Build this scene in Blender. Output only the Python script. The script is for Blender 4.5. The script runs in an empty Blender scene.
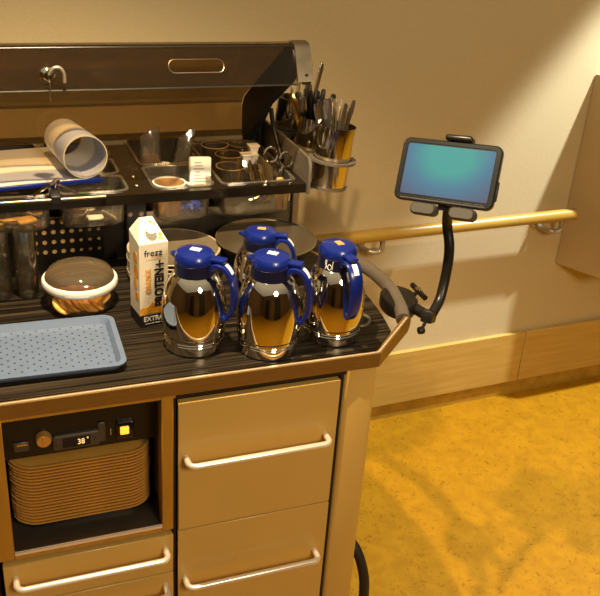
import bpy, bmesh, math, random
from mathutils import Vector, Matrix
random.seed(7)
PI = math.pi
S = bpy.context.scene
COL = S.collection

# ------------------------------------------------------------------ materials
def mat(name, col, rough=.5, metal=0., var=.06, scale=12., bump=0., col2=None, stretch=None, detail=3.,
        emit=None, estr=0., coat=0., spec=.5, ramp=(.35, .65), aniso=0.):
    m = bpy.data.materials.new(name); m.use_nodes = True
    nt = m.node_tree; N = nt.nodes; L = nt.links
    b = N['Principled BSDF']
    b.inputs['Roughness'].default_value = rough
    b.inputs['Metallic'].default_value = metal
    b.inputs['Coat Weight'].default_value = coat
    b.inputs['Specular IOR Level'].default_value = spec
    tc = N.new('ShaderNodeTexCoord'); mp = N.new('ShaderNodeMapping'); nz = N.new('ShaderNodeTexNoise')
    L.new(tc.outputs['Object'], mp.inputs['Vector'])
    if stretch: mp.inputs['Scale'].default_value = stretch
    nz.inputs['Scale'].default_value = scale; nz.inputs['Detail'].default_value = detail
    L.new(mp.outputs['Vector'], nz.inputs['Vector'])
    cr = N.new('ShaderNodeValToRGB')
    c2 = col2 or tuple(min(1, c * (1 + var)) for c in col)
    c1 = col if col2 else tuple(c * (1 - var) for c in col)
    cr.color_ramp.elements[0].position = ramp[0]; cr.color_ramp.elements[1].position = ramp[1]
    cr.color_ramp.elements[0].color = (*c1, 1); cr.color_ramp.elements[1].color = (*c2, 1)
    L.new(nz.outputs['Fac'], cr.inputs['Fac']); L.new(cr.outputs['Color'], b.inputs['Base Color'])
    if bump:
        bp = N.new('ShaderNodeBump'); bp.inputs['Strength'].default_value = bump; bp.inputs['Distance'].default_value = .002
        L.new(nz.outputs['Fac'], bp.inputs['Height']); L.new(bp.outputs['Normal'], b.inputs['Normal'])
    if emit:
        b.inputs['Emission Color'].default_value = (*emit, 1); b.inputs['Emission Strength'].default_value = estr
    return m

def clear(name, tint, gloss=.12, rough=.05, haze=0.):
    """thin tinted plastic or glass: see-through with a glossy skin"""
    m = bpy.data.materials.new(name); m.use_nodes = True
    nt = m.node_tree; N = nt.nodes; L = nt.links
    N.remove(N['Principled BSDF']); out = N['Material Output']
    tr = N.new('ShaderNodeBsdfTransparent'); gl = N.new('ShaderNodeBsdfGlossy'); df = N.new('ShaderNodeBsdfDiffuse')
    tc = N.new('ShaderNodeTexCoord'); nz = N.new('ShaderNodeTexNoise'); cr = N.new('ShaderNodeValToRGB')
    nz.inputs['Scale'].default_value = 6
    L.new(tc.outputs['Object'], nz.inputs['Vector']); L.new(nz.outputs['Fac'], cr.inputs['Fac'])
    cr.color_ramp.elements[0].color = (*[c * .95 for c in tint], 1); cr.color_ramp.elements[1].color = (*tint, 1)
    L.new(cr.outputs['Color'], tr.inputs['Color'])
    df.inputs['Color'].default_value = (*[min(1, c * .9) for c in tint], 1)
    gl.inputs['Roughness'].default_value = rough
    lw = N.new('ShaderNodeLayerWeight'); lw.inputs['Blend'].default_value = .25
    ma = N.new('ShaderNodeMath'); ma.operation = 'MULTIPLY_ADD'; ma.inputs[1].default_value = .6; ma.inputs[2].default_value = gloss * .5
    L.new(lw.outputs['Fresnel'], ma.inputs[0])
    mh = N.new('ShaderNodeMixShader'); mh.inputs[0].default_value = haze
    L.new(tr.outputs[0], mh.inputs[1]); L.new(df.outputs[0], mh.inputs[2])
    mx = N.new('ShaderNodeMixShader')
    L.new(ma.outputs[0], mx.inputs[0]); L.new(mh.outputs[0], mx.inputs[1]); L.new(gl.outputs[0], mx.inputs[2])
    L.new(mx.outputs[0], out.inputs['Surface'])
    return m

M = {}
M['wall'] = mat('wall_paint', (.52, .412, .235), .75, var=.03, scale=90, bump=.10, stretch=(1, 1, 3))
M['wall_dark'] = mat('far_wall_paint', (0.160, 0.096, 0.035), .8, var=.1, scale=3)
M['door_dark'] = mat('added_door_dark', (.02, .014, .008), .5)
M['ceiling'] = mat('ceiling_paint', (0.500, 0.366, 0.182), .9, var=.03)
M['panel'] = mat('panel_laminate', (0.460, 0.329, 0.161), .6, var=.02, scale=6)
M['plank'] = mat('beech_plank', (0.460, 0.284, 0.066), .45, col2=(0.520, 0.329, 0.091), scale=5, stretch=(1, 1, 14), detail=5)
M['railwood'] = mat('beech_rail', (.37, .22, .035), .36, col2=(.43, .265, .05), scale=6, stretch=(1, 12, 12), coat=.2)
M['upstand'] = mat('linoleum_upstand', (0.400, 0.229, 0.025), .5, var=.15, scale=20)
M['steel'] = mat('brushed_steel', (.62, .55, .44), .28, 1., var=.08, scale=40, stretch=(1, 1, 8))
M['steel_dark'] = mat('dark_brushed_steel', (.30, .25, .18), .35, 1., var=.1, scale=40)
M['chrome'] = mat('polished_steel', (.80, .74, .64), .045, 1., var=.02)
M['satin'] = mat('satin_steel', (.70, .62, .48), .25, 1., var=.03)
M['trim'] = mat('bronze_trim', (.25, .130, .025), .42, .35, var=.08, scale=30, stretch=(1, 8, 8))
M['trimhighlight'] = mat('trim_edge_highlight', (.55, .47, .36), .35, .3, var=.05)
M['cream'] = mat('cream_laminate', (0.550, 0.352, 0.098), .38, var=.02, scale=5, coat=.1)
M['frame'] = mat('ochre_stile', (0.400, 0.197, 0.021), .45, var=.06, scale=9, stretch=(6, 6, 1))
M['black'] = mat('black_plastic', (.012, .010, .008), .35, var=.2)
M['blackgloss'] = mat('glossy_black_frame', (.012, .009, .006), .16, var=.2, coat=.3)
M['blackmatt'] = mat('matt_black', (.008, .007, .006), .6)
M['inner'] = mat('dark_inner_lining', (.10, .080, .056), .3, .6, var=.2)
M['grey_rail'] = mat('grey_rail_coating', (.16, .13, .10), .35, .2, var=.08)
M['perf'] = None
M['bracket'] = mat('satin_bracket_metal', (.38, .33, .25), .35, .5, var=.05)
M['cupsteel'] = mat('cup_steel', (.62, .56, .44), .13, 1., var=.03)
M['cutlery'] = mat('cutlery_steel', (.70, .63, .52), .16, .95, var=.05)
M['handle'] = mat('silver_handle', (.80, .72, .60), .28, .45, var=.03)
M['blue'] = mat('cobalt_plastic', (.005, .017, .17), .28, var=.08, coat=.2)
M['bluedark'] = mat('navy_plastic', (.005, .007, .035), .35)
M['white'] = mat('white_plastic', (.80, .76, .68), .4, var=.02)
M['paper'] = None
M['sticker'] = mat('white_sticker', (.85, .83, .78), .5, var=.02)
M['tansticker'] = mat('tan_sticker', (.50, .30, .10), .5, var=.1)
M['cartonwhite'] = mat('carton_white', (.80, .71, .56), .45, var=.02)
M['orange'] = mat('carton_orange', (.72, .32, .02), .5, var=.25, scale=60)
M['ink'] = mat('black_ink', (.012, .01, .008), .5)
M['biscuit'] = mat('biscuit', (0.800, 0.439, 0.105), .8, var=.25, scale=60, bump=.5)
M['plate'] = mat('stoneware', (.17, .13, .085), .3, var=.12, scale=14, coat=.2)
M['platerim'] = mat('pale_plate_rim', (.50, .40, .26), .3, var=.06)
M['bowl'] = mat('dark_bowl', (.075, .056, .034), .30, var=.12, scale=8, coat=.15)
M['bowlrim'] = mat('amber_bowl_rim', (.095, .068, .035), .3, var=.12, coat=.2)
M['traygold'] = mat('tan_tray', (0.660, 0.357, 0.070), .4, var=.05)
M['gold'] = mat('golden_steel', (.85, .55, .14), .16, 1., var=.03)
M['fleshcup'] = mat('tan_paper_cup', (.50, .29, .11), .5, var=.06)
M['screenframe'] = mat('tablet_case', (.012, .012, .013), .28, var=.1, coat=.2)
M['rubber'] = mat('rubber', (.02, .017, .013), .6)
M['grip'] = mat('grey_grip', (.07, .06, .05), .5)
M['amber'] = mat('amber_light', (.9, .5, .05), .3, emit=(1., .42, .04), estr=1.5)
M['led'] = mat('amber_digits', (.9, .6, .2), .4, emit=(1., .62, .25), estr=1.0)
M['knob'] = mat('brass_knob', (0.650, 0.384, 0.112), .3, .6)
M['bezel'] = mat('grey_bezel', (.075, .055, .032), .45)
M['lid'] = clear('smoked_acrylic', (.64, .54, .385), .02, .02, .006)
M['lip'] = clear('smoked_lip_acrylic', (.78, .725, .63), .0, .03, .004)
M['pan'] = clear('clear_polycarbonate', (.93, .88, .78), .16, .03, .055)
M['panedge'] = clear('pan_edge_highlight', (.85, .78, .66), .30, .08, .10)  # milky haze draws in the highlight lines along the pan flanges
M['glass'] = clear('drinking_glass', (.96, .92, .82), .10, .03, .01)
M['glasslid'] = clear('smoked_glass_lid', (.42, .32, .20), .12, .05, .22)
M['bag'] = clear('clear_bag_film', (.85, .78, .66), .3, .12, .10)
M['bluewrap'] = mat('blue_foil', (.02, .06, .55), .25, .3, var=.4, scale=40)
M['packet'] = mat('tan_packet', (0.500, 0.284, 0.070), .5, var=.25, scale=40)
M['chip'] = mat('screw_head', (.45, .36, .24), .35, .8)

def node_mat(name):
    m = bpy.data.materials.new(name); m.use_nodes = True
    return m, m.node_tree.nodes, m.node_tree.links, m.node_tree.nodes['Principled BSDF']

def m_floor():
    m, N, L, b = node_mat('marbled_linoleum')
    tc = N.new('ShaderNodeTexCoord')
    a = N.new('ShaderNodeTexNoise'); a.inputs['Scale'].default_value = 16; a.inputs['Detail'].default_value = 8; a.inputs['Distortion'].default_value = .8
    f = N.new('ShaderNodeTexNoise'); f.inputs['Scale'].default_value = 60; f.inputs['Detail'].default_value = 4; f.inputs['Distortion'].default_value = 1.5
    for n in (a, f): L.new(tc.outputs['Object'], n.inputs['Vector'])
    r1 = N.new('ShaderNodeValToRGB'); r2 = N.new('ShaderNodeValToRGB')
    e = r1.color_ramp.elements; e[0].position = .35; e[0].color = (.30, .138, .0025, 1); e[1].position = .66; e[1].color = (.36, .169, .0035, 1)
    e = r2.color_ramp.elements; e[0].position = .33; e[0].color = (.60, .58, .50, 1); e[1].position = .42; e[1].color = (1, 1, 1, 1)
    L.new(a.outputs['Fac'], r1.inputs['Fac']); L.new(f.outputs['Fac'], r2.inputs['Fac'])
    mx = N.new('ShaderNodeMix'); mx.data_type = 'RGBA'; mx.blend_type = 'MULTIPLY'; mx.inputs[0].default_value = .8
    L.new(r1.outputs['Color'], mx.inputs[6]); L.new(r2.outputs['Color'], mx.inputs[7])
    L.new(mx.outputs[2], b.inputs['Base Color']); b.inputs['Roughness'].default_value = .62; b.inputs['Specular IOR Level'].default_value = .12
    return m
M['floor'] = m_floor()

def m_worktop():
    m, N, L, b = node_mat('dark_striped_laminate')
    tc = N.new('ShaderNodeTexCoord'); mp = N.new('ShaderNodeMapping'); mp.inputs['Scale'].default_value = (1.6, 130, 1)
    n = N.new('ShaderNodeTexNoise'); n.inputs['Scale'].default_value = 1.; n.inputs['Detail'].default_value = 3
    L.new(tc.outputs['Object'], mp.inputs['Vector']); L.new(mp.outputs['Vector'], n.inputs['Vector'])
    r = N.new('ShaderNodeValToRGB'); e = r.color_ramp.elements
    e[0].position = .42; e[0].color = (.005, .0035, .002, 1); e[1].position = .74; e[1].color = (.080, .058, .036, 1)
    L.new(n.outputs['Fac'], r.inputs['Fac']); L.new(r.outputs['Color'], b.inputs['Base Color'])
    b.inputs['Roughness'].default_value = .36; b.inputs['Specular IOR Level'].default_value = .25
    return m
M['worktop'] = m_worktop()

def dots_mat(name, base, dot, pitch, rad, stagger, rough, axes=(0, 1), metal=0.):
    """regular dots laid out in object space"""
    m, N, L, b = node_mat(name)
    tc = N.new('ShaderNodeTexCoord'); sp = N.new('ShaderNodeSeparateXYZ'); L.new(tc.outputs['Object'], sp.inputs[0])
    def mth(op, a, bb=None, c=None):
        n = N.new('ShaderNodeMath'); n.operation = op
        for i, v in enumerate((a, bb, c)):
            if v is None: continue
            if isinstance(v, (int, float)): n.inputs[i].default_value = v
            else: L.new(v, n.inputs[i])
        return n.outputs[0]
    u = mth('DIVIDE', sp.outputs[axes[0]], pitch); v = mth('DIVIDE', sp.outputs[axes[1]], pitch)
    if stagger:
        u, v = mth('ADD', u, v), mth('SUBTRACT', u, v)
    fu = mth('SUBTRACT', mth('FRACT', u), .5); fv = mth('SUBTRACT', mth('FRACT', v), .5)
    d = mth('SQRT', mth('ADD', mth('MULTIPLY', fu, fu), mth('MULTIPLY', fv, fv)))
    k = mth('LESS_THAN', d, rad)
    nz = N.new('ShaderNodeTexNoise'); nz.inputs['Scale'].default_value = 30; L.new(tc.outputs['Object'], nz.inputs['Vector'])
    r = N.new('ShaderNodeValToRGB'); r.color_ramp.elements[0].color = (*[c * .9 for c in base], 1); r.color_ramp.elements[1].color = (*[min(1, c * 1.1) for c in base], 1)
    L.new(nz.outputs['Fac'], r.inputs['Fac'])
    mx = N.new('ShaderNodeMix'); mx.data_type = 'RGBA'; L.new(k, mx.inputs[0]); L.new(r.outputs['Color'], mx.inputs[6]); mx.inputs[7].default_value = (*dot, 1)
    L.new(mx.outputs[2], b.inputs['Base Color']); b.inputs['Roughness'].default_value = rough; b.inputs['Metallic'].default_value = metal
    return m
M['trayblue'] = mat('grey_blue_plastic', (.135, .178, .275), .33, var=.04, scale=20)
M['traydots'] = dots_mat('grey_blue_dotted', (.135, .178, .275), (.025, .025, .03), .0230, .13, True, .33)

def m_paper():
    m, N, L, b = node_mat('printed_page')
    tc = N.new('ShaderNodeTexCoord'); sp = N.new('ShaderNodeSeparateXYZ'); L.new(tc.outputs['Object'], sp.inputs[0])
    w = N.new('ShaderNodeMath'); w.operation = 'MULTIPLY'; w.inputs[1].default_value = 11; L.new(sp.outputs[1], w.inputs[0])
    n = N.new('ShaderNodeTexNoise'); n.inputs['Scale'].default_value = 1; n.inputs['Detail'].default_value = 1; n.noise_dimensions = '1D'
    L.new(w.outputs[0], n.inputs['W'])
    r = N.new('ShaderNodeValToRGB'); e = r.color_ramp.elements; r.color_ramp.interpolation = 'EASE'
    e[0].position = .40; e[0].color = (.46, .48, .60, 1); e[1].position = .55; e[1].color = (.90, .89, .86, 1)
    x = e.new(.47); x.color = (.66, .60, .48, 1)
    mp = N.new('ShaderNodeMapping'); mp.inputs['Scale'].default_value = (30, 300, 30); L.new(tc.outputs['Object'], mp.inputs['Vector'])
    L.new(n.outputs['Fac'], r.inputs['Fac']); L.new(r.outputs['Color'], b.inputs['Base Color']); b.inputs['Roughness'].default_value = .35
    return m
M['paper'] = m_paper()

def m_screen():
    m, N, L, b = node_mat('lit_screen')
    tc = N.new('ShaderNodeTexCoord'); mp = N.new('ShaderNodeMapping'); mp.inputs['Location'].default_value = (0, -.045, 0); mp.inputs['Scale'].default_value = (1, 1.25, 1)
    L.new(tc.outputs['Object'], mp.inputs['Vector'])
    ln = N.new('ShaderNodeVectorMath'); ln.operation = 'LENGTH'; L.new(mp.outputs['Vector'], ln.inputs[0])
    nz = N.new('ShaderNodeTexNoise'); nz.inputs['Scale'].default_value = 18; L.new(tc.outputs['Object'], nz.inputs['Vector'])
    ad = N.new('ShaderNodeMath'); ad.operation = 'MULTIPLY_ADD'; ad.inputs[1].default_value = .015; L.new(nz.outputs['Fac'], ad.inputs[0]); L.new(ln.outputs['Value'], ad.inputs[2])
    r = N.new('ShaderNodeValToRGB'); e = r.color_ramp.elements
    e[0].position = .055; e[0].color = (.075, .37, .33, 1); e[1].position = .15; e[1].color = (.115, .12, .19, 1)
    x = e.new(.095); x.color = (.085, .22, .32, 1)
    L.new(ad.outputs[0], r.inputs['Fac'])
    b.inputs['Base Color'].default_value = (.01, .012, .015, 1); b.inputs['Roughness'].default_value = .2
    L.new(r.outputs['Color'], b.inputs['Emission Color']); b.inputs['Emission Strength'].default_value = .95
    return m
M['screen'] = m_screen()

# ------------------------------------------------------------------ mesh helpers
def BM(): return bmesh.new()

def xf(bm, n0, mtx):
    bm.verts.ensure_lookup_table()
    for v in bm.verts[n0:]: v.co = mtx @ v.co

def box(bm, x0, x1, y0, y1, z0, z1, bev=0., seg=2):
    vs = [bm.verts.new((x, y, z)) for x in (x0, x1) for y in (y0, y1) for z in (z0, z1)]
    fs = [bm.faces.new([vs[i] for i in q]) for q in ((0, 1, 3, 2), (4, 6, 7, 5), (0, 4, 5, 1), (2, 3, 7, 6), (0, 2, 6, 4), (1, 5, 7, 3))]
    if bev > 0:
        es = list({e for f in fs for e in f.edges})
        bmesh.ops.bevel(bm, geom=es, offset=bev, segments=seg, profile=.5, affect='EDGES')

def loft(bm, rings, cap0=True, cap1=True, closed=True):
    R = [[bm.verts.new(p) for p in r] for r in rings]
    n = len(R[0])
    for a, b in zip(R, R[1:]):
        for i in range(n if closed else n - 1):
            j = (i + 1) % n
            bm.faces.new((a[i], a[j], b[j], b[i]))
    if cap0: bm.faces.new(R[0][::-1])
    if cap1: bm.faces.new(R[-1])

def lathe(bm, prof, cx=0, cy=0, z0=0, n=36, arc=None):
    """turned shape; radius 0 closes to a point; arc turns only part of the way"""
    a0, a1 = arc or (0, 2 * PI); k = n + 1 if arc else n; prev = None
    for r, z in prof:
        if r <= 1e-3: cur = [bm.verts.new((cx, cy, z0 + z))]
        else: cur = [bm.verts.new((cx + r * math.cos(a0 + (a1 - a0) * i / n), cy + r * math.sin(a0 + (a1 - a0) * i / n), z0 + z)) for i in range(k)]
        if prev:
            for i in range(n):
                j = i + 1 if arc else (i + 1) % n
                if len(prev) == 1 and len(cur) == 1: continue
                if len(prev) == 1: bm.faces.new((prev[0], cur[i], cur[j]))
                elif len(cur) == 1: bm.faces.new((prev[i], cur[0], prev[j]))
                else: bm.faces.new((prev[i], cur[i], cur[j], prev[j]))
        prev = cur

def spline(pts, k=6):
    P = [Vector(p) for p in pts]; Q = [P[0] * 2 - P[1]] + P + [P[-1] * 2 - P[-2]]; out = []
    for i in range(1, len(Q) - 2):
        a, b, c, d = Q[i - 1:i + 3]
        for s in range(k):
            t = s / k
            out.append(.5 * ((2 * b) + (c - a) * t + (2 * a - 5 * b + 4 * c - d) * t * t + (3 * b - a - 3 * c + d) * t ** 3))
    return out + [P[-1]]

def sweep(bm, pts, section, up=(0, 0, 1), scales=None, cap=True):
    """section: 2-D points swept along pts with a transported frame"""
    P = [Vector(p) for p in pts]; n = len(P)
    T = [(P[min(i + 1, n - 1)] - P[max(i - 1, 0)]).normalized() for i in range(n)]
    u = Vector(up)
    if abs(u.dot(T[0])) > .95: u = Vector((1, 0, 0)) if abs(T[0].x) < .9 else Vector((0, 1, 0))
    rings = []
    for i in range(n):
        s = T[i].cross(u).normalized(); u = s.cross(T[i]).normalized()
        k = scales[i] if scales else 1
        rings.append([P[i] + s * a * k + u * b * k for a, b in section])
    loft(bm, rings, cap, cap)

def circ(r, n=12): return [(r * math.cos(2 * PI * i / n), r * math.sin(2 * PI * i / n)) for i in range(n)]
def tube(bm, pts, r, n=12, smooth=0, scales=None):
    sweep(bm, spline(pts, smooth) if smooth else pts, circ(r, n), scales=scales)

def rrect(cx, cy, hx, hy, r, z, n=5):
    out = []
    for sx, sy, a0 in ((1, 1, 0), (-1, 1, PI / 2), (-1, -1, PI), (1, -1, 1.5 * PI)):
        for i in range(n + 1):
            a = a0 + PI / 2 * i / n
            out.append((cx + sx * (hx - r) + r * math.cos(a), cy + sy * (hy - r) + r * math.sin(a), z))
    return out
def rloft(bm, cx, cy, rows, cap0=True, cap1=True, n=5):
    loft(bm, [rrect(cx, cy, hx, hy, r, z, n) for hx, hy, r, z in rows], cap0, cap1)

def prism(bm, poly, axis, a0, a1, bev=0):
    def P(u, v, a): return (a, u, v) if axis == 'x' else (u, a, v) if axis == 'y' else (u, v, a)
    A = [bm.verts.new(P(u, v, a0)) for u, v in poly]; B = [bm.verts.new(P(u, v, a1)) for u, v in poly]
    fs = [bm.faces.new(A), bm.faces.new(B[::-1])]
    n = len(poly)
    for i in range(n): fs.append(bm.faces.new((A[i], B[i], B[(i + 1) % n], A[(i + 1) % n])))
    if bev:
        es = list({e for f in fs for e in f.edges})
        bmesh.ops.bevel(bm, geom=es, offset=bev, segments=2, profile=.5, affect='EDGES')

def holed_plate(bm, outer, holes, axis, a0, a1):
    """flat plate with real holes: outer and holes are 2-D loops"""
    def P(u, v, a): return (a, u, v) if axis == 'x' else (u, a, v) if axis == 'y' else (u, v, a)
    loops = []
    for a in (a0, a1):
        es = []; vl = []
        for lp in [outer] + holes:
            vs = [bm.verts.new(P(u, v, a)) for u, v in lp]; vl.append(vs)
            es += [bm.edges.new((vs[i], vs[(i + 1) % len(vs)])) for i in range(len(vs))]
        bmesh.ops.triangle_fill(bm, use_beauty=True, use_dissolve=False, edges=es)
        loops.append(vl)
    for va, vb in zip(*loops):
        for i in range(len(va)):
            j = (i + 1) % len(va)
            bm.faces.new((va[i], va[j], vb[j], vb[i]))

def wloc(p):
    v = Vector((0, 0, 0))
    while p is not None: v += p.location; p = p.parent
    return v

def obj(name, bm, m, parent=None, sharp=38, local=False, solid=0):
    """link the collected shape as ONE mesh; coordinates are world unless local"""
    bmesh.ops.recalc_face_normals(bm, faces=bm.faces[:])
    if parent is not None and not local:
        w = wloc(parent)
        for v in bm.verts: v.co -= w
    me = bpy.data.meshes.new(name); bm.to_mesh(me); bm.free()
    for p in me.polygons: p.use_smooth = True
    me.set_sharp_from_angle(angle=math.radians(sharp))
    me.materials.append(m)
    o = bpy.data.objects.new(name, me); COL.objects.link(o)
    if parent is not None: o.parent = parent
    return o

def center_origin(o):
    """put a top-level mesh's origin under its own middle"""
    me = o.data; xs = [v.co for v in me.vertices]
    c = Vector(((min(v.x for v in xs) + max(v.x for v in xs)) / 2, (min(v.y for v in xs) + max(v.y for v in xs)) / 2, min(v.z for v in xs)))
    for v in me.vertices: v.co -= c
    o.location = o.location + c
    return o

def tag(o, label, cat, group=None):
    o['label'] = label; o['category'] = cat
    if group: o['group'] = group
    return o
def thing(name, label, cat, loc=(0, 0, 0), group=None):
    o = bpy.data.objects.new(name, None); COL.objects.link(o); o.location = loc; o.empty_display_size = .05
    return tag(o, label, cat, group)
def single(name, bm, m, label, cat, group=None, sharp=38):
    return tag(center_origin(obj(name, bm, m, sharp=sharp)), label, cat, group)
def struct(name, bm, m, sharp=38):
    o = obj(name, bm, m, sharp=sharp); o['kind'] = 'structure'; return o
def dup(root, loc, label=None, rot=None):
    r = root.copy(); COL.objects.link(r); r.location = loc
    if rot is not None: r.rotation_euler = rot
    if label: r['label'] = label
    for ch in list(root.children):
        c = ch.copy(); COL.objects.link(c); c.parent = r
        for g in list(ch.children):
            d = g.copy(); COL.objects.link(d); d.parent = c
    return r

def text(name, s, size, m, parent, mtx, sx=1., thick=.0003, bold=0.):
    cu = bpy.data.curves.new(name, 'FONT'); cu.body = s; cu.size = size; cu.align_x = 'CENTER'; cu.align_y = 'CENTER'
    cu.extrude = thick; cu.offset = bold
    t = bpy.data.objects.new(name + '_curve', cu); COL.objects.link(t)
    dg = bpy.context.evaluated_depsgraph_get(); dg.update()
    me = bpy.data.meshes.new_from_object(t.evaluated_get(dg)); me.name = name
    bpy.data.objects.remove(t); bpy.data.curves.remove(cu)
    me.transform(mtx @ Matrix.Diagonal((sx, 1, 1, 1)))
    me.materials.clear(); me.materials.append(m)
    o = bpy.data.objects.new(name, me); COL.objects.link(o); o.parent = parent
    return o

# ------------------------------------------------------------------ camera
cam = bpy.data.cameras.new('camera'); co = bpy.data.objects.new('camera', cam); COL.objects.link(co)
cam.sensor_fit = 'HORIZONTAL'; cam.sensor_width = 36.; cam.lens = 36 * 880 / 600.; cam.clip_start = .05
rt = Vector((.93520332, -.34824824, .06417102)); dn = Vector((-.10386874, -.44302027, -.89047422)); fw = Vector((.33853514, .82610908, -.45048613))
mw = Matrix.Identity(4)
for i in range(3): mw[i][0], mw[i][1], mw[i][2] = rt[i], -dn[i], -fw[i]
CAM = Vector((-.3292, -1.3767, 1.8907))
mw.translation = CAM
co.matrix_world = mw; S.camera = co

# ------------------------------------------------------------------ room
WA = math.radians(2.5)
WD = Vector((math.cos(WA), math.sin(WA), 0)); WN = Vector((-math.sin(WA), math.cos(WA), 0))   # along the wall, into the wall
W0 = Vector((1.0, 1.0745, 0))
def wall_pt(s, off, z): return W0 + WD * s - WN * off + Vector((0, 0, z))      # s along, off towards the room
WM = Matrix.Translation(W0) @ Matrix.Rotation(WA, 4, 'Z')                      # local x along wall, local -y towards the room

b = BM(); box(b, -3.2, 5.2, -3.4, 1.6, -.06, 0); struct('floor', b, M['floor'])
b = BM(); box(b, -3.8, 3.8, 0, .12, 0, 3.1); xf(b, 0, WM); struct('wall_back', b, M['wall'])
b = BM(); box(b, -3.2, 5.2, -3.4, -3.28, 0, 2.75); struct('wall_front', b, M['wall_dark'])
b = BM(); box(b, -3.2, -3.08, -3.28, .9, 0, 2.75); struct('wall_left', b, M['wall_dark'])
b = BM(); box(b, .2, 1.5, -3.28, -3.24, 0, 2.1); box(b, -1.9, -.9, -3.28, -3.24, 0, 2.1); struct('added_door', b, M['door_dark'])  # unseen doors added to give the jugs dark stripes to reflect
# linoleum upstand, timber baseboard
b = BM(); box(b, -3.7, 3.7, -.006, 0, 0, .067); xf(b, 0, WM); struct('trim_1', b, M['upstand'])
xs = [-3.7, -1.75, .64, 2.6, 3.7]
for i in range(4):
    t = BM(); box(t, xs[i] + .0012, xs[i + 1] - .0012, -.018, 0, .067, .288, .0015, 1)
    xf(t, 0, WM); bo = struct('baseboard_back' if i == 0 else 'baseboard_back.%03d' % i, t, M['plank'])
    sc = BM()
    for x in (xs[i] + .04, xs[i + 1] - .04, xs[i] + .55 if i == 2 else xs[i] + .8):
        for z in (.105, .25):
            n0 = len(sc.verts); lathe(sc, [(0, 0), (.0035, 0), (.0035, .0008), (0, .0008)], n=10)
            xf(sc, n0, Matrix.Translation((x, -.0182, z)) @ Matrix.Rotation(PI / 2, 4, 'X'))
    xf(sc, 0, WM); so = obj('screw_head', sc, M['chip'], bo)

# hinged wall panel on the right
HP = Vector((1.722, 1.1055, 0)); HD = Vector((.46, -.888, 0)).normalized(); HN = Vector((-HD.y, HD.x, 0))
HM = Matrix.Translation(HP) @ Matrix(((HD.x, HN.x, 0, 0), (HD.y, HN.y, 0, 0), (0, 0, 1, 0), (0, 0, 0, 1)))
p = thing('wall_cabinet', 'beige box with slanted side mounted on the wall beyond the end of the wooden handrail', 'cabinet', HP + Vector((0, 0, .567)))
fa = HP + HD * .186; fb = fa + WD * 1.0; wb = HP + WD * 1.1
b = BM(); prism(b, [(HP.x, HP.y - .002), (fa.x, fa.y), (fb.x, fb.y), (wb.x, wb.y - .002)], 'z', .567, 1.279); obj('body', b, M['panel'], p)
b = BM(); n0 = 0; box(b, .20, .62, -.172, -.166, .58, 1.265, .002, 1); box(b, .66, 1.08, -.172, -.166, .58, 1.265, .002, 1); xf(b, 0, Matrix.Translation(HP) @ Matrix.Rotation(WA, 4, 'Z')); obj('door', b, M['panel'], p)

# handrail
h = thing('handrail', 'round wooden handrail on metal brackets along the wall', 'handrail', wall_pt(-.2, .07, .795))
b = BM()
tube(b, [wall_pt(s, .07, .795) for s in (-1.6, -.8, 0, .4, .67)] + [wall_pt(.703, .07, .795)], .021, 20)
obj('rail', b, M['railwood'], h)
for s in (-1.2, -.085, .645):
    b = BM()
    tube(b, [wall_pt(s - .05, .006, .742), wall_pt(s - .05, .03, .738), wall_pt(s - .03, .062, .733), wall_pt(s, .069, .735), wall_pt(s + .006, .07, .755), wall_pt(s + .004, .07, .777)], .009, 10, 4)
    br = obj('bracket', b, M['bracket'], h)
    t = BM(); lathe(t, [(0, 0), (.026, 0), (.026, .004), (.02, .009), (0, .009)], n=24)
    xf(t, 0, Matrix.Translation(wall_pt(s - .05, 0, .742)) @ Matrix.Rotation(WA, 4, 'Z') @ Matrix.Rotation(PI / 2, 4, 'X'))
    obj('flange', t, M['bracket'], br)

# ------------------------------------------------------------------ the serving cart
XL, XR = -.43, .43
c = thing('serving_cart', 'cream serving cart with dark striped worktop, drawers and raised smoked lid', 'cart', (0, .43, 0))
# worktop outline with chamfered front corner and bowed right end
edge = spline([(.476, .067, 0), (.487, .129, 0), (.494, .20, 0), (.495, .26, 0), (.486, .36, 0), (.468, .46, 0), (.44, .56, 0)], 5)
outline = [(-.50, .002), (.411, .002)] + [(v.x, v.y) for v in edge] + [(.43, .60), (.43, .88), (-.50, .88)]
b = BM(); prism(b, outline, 'z', .974, 1.0); obj('worktop', b, M['worktop'], c)
b = BM(); box(b, -.46, .41, .004, .86, .95, .974); obj('worktop_support', b, M['black'], c)
# bronze front band, bent along the chamfer and ending in a rounded tip
path = [Vector((-.50, 0, 0)), Vector((.411, 0, 0)), Vector((.476, .066, 0)), Vector((.531, .119, 0))]
def band(bm, z0, z1, th):
    ends = []
    pts = [(-.50, 0), (.411, 0), (.534, .1225)]
    nrm = [(0, -1), (.38, -.925), (.704, -.71)]
    prof = []
    for (x, y), (nx, ny), dz in zip(pts, nrm, (0, -.003, -.009)):
        prof.append([(x, y, z0 + dz), (x + nx * th, y + ny * th, z0 + dz), (x + nx * th, y + ny * th, z1), (x, y, z1)])
    # rounded tip
    dx, dy = .71, .704
    zc = (z0 - .009 + z1) / 2; hr = (z1 - z0 + .009) / 2
    for k in range(1, 6):
        a = PI / 2 * k / 5.2; e = hr * math.sin(a); q = hr * math.cos(a)
        x, y = .534 + dx * e, .1225 + dy * e; nx, ny = .704, -.71
        prof.append([(x, y, zc - q), (x + nx * th, y + ny * th, zc - q), (x + nx * th, y + ny * th, zc + q), (x, y, zc + q)])
    loft(bm, prof)
b = BM(); band(b, .970, .9985, .012); obj('front_band', b, M['trim'], c)
b = BM()
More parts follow.
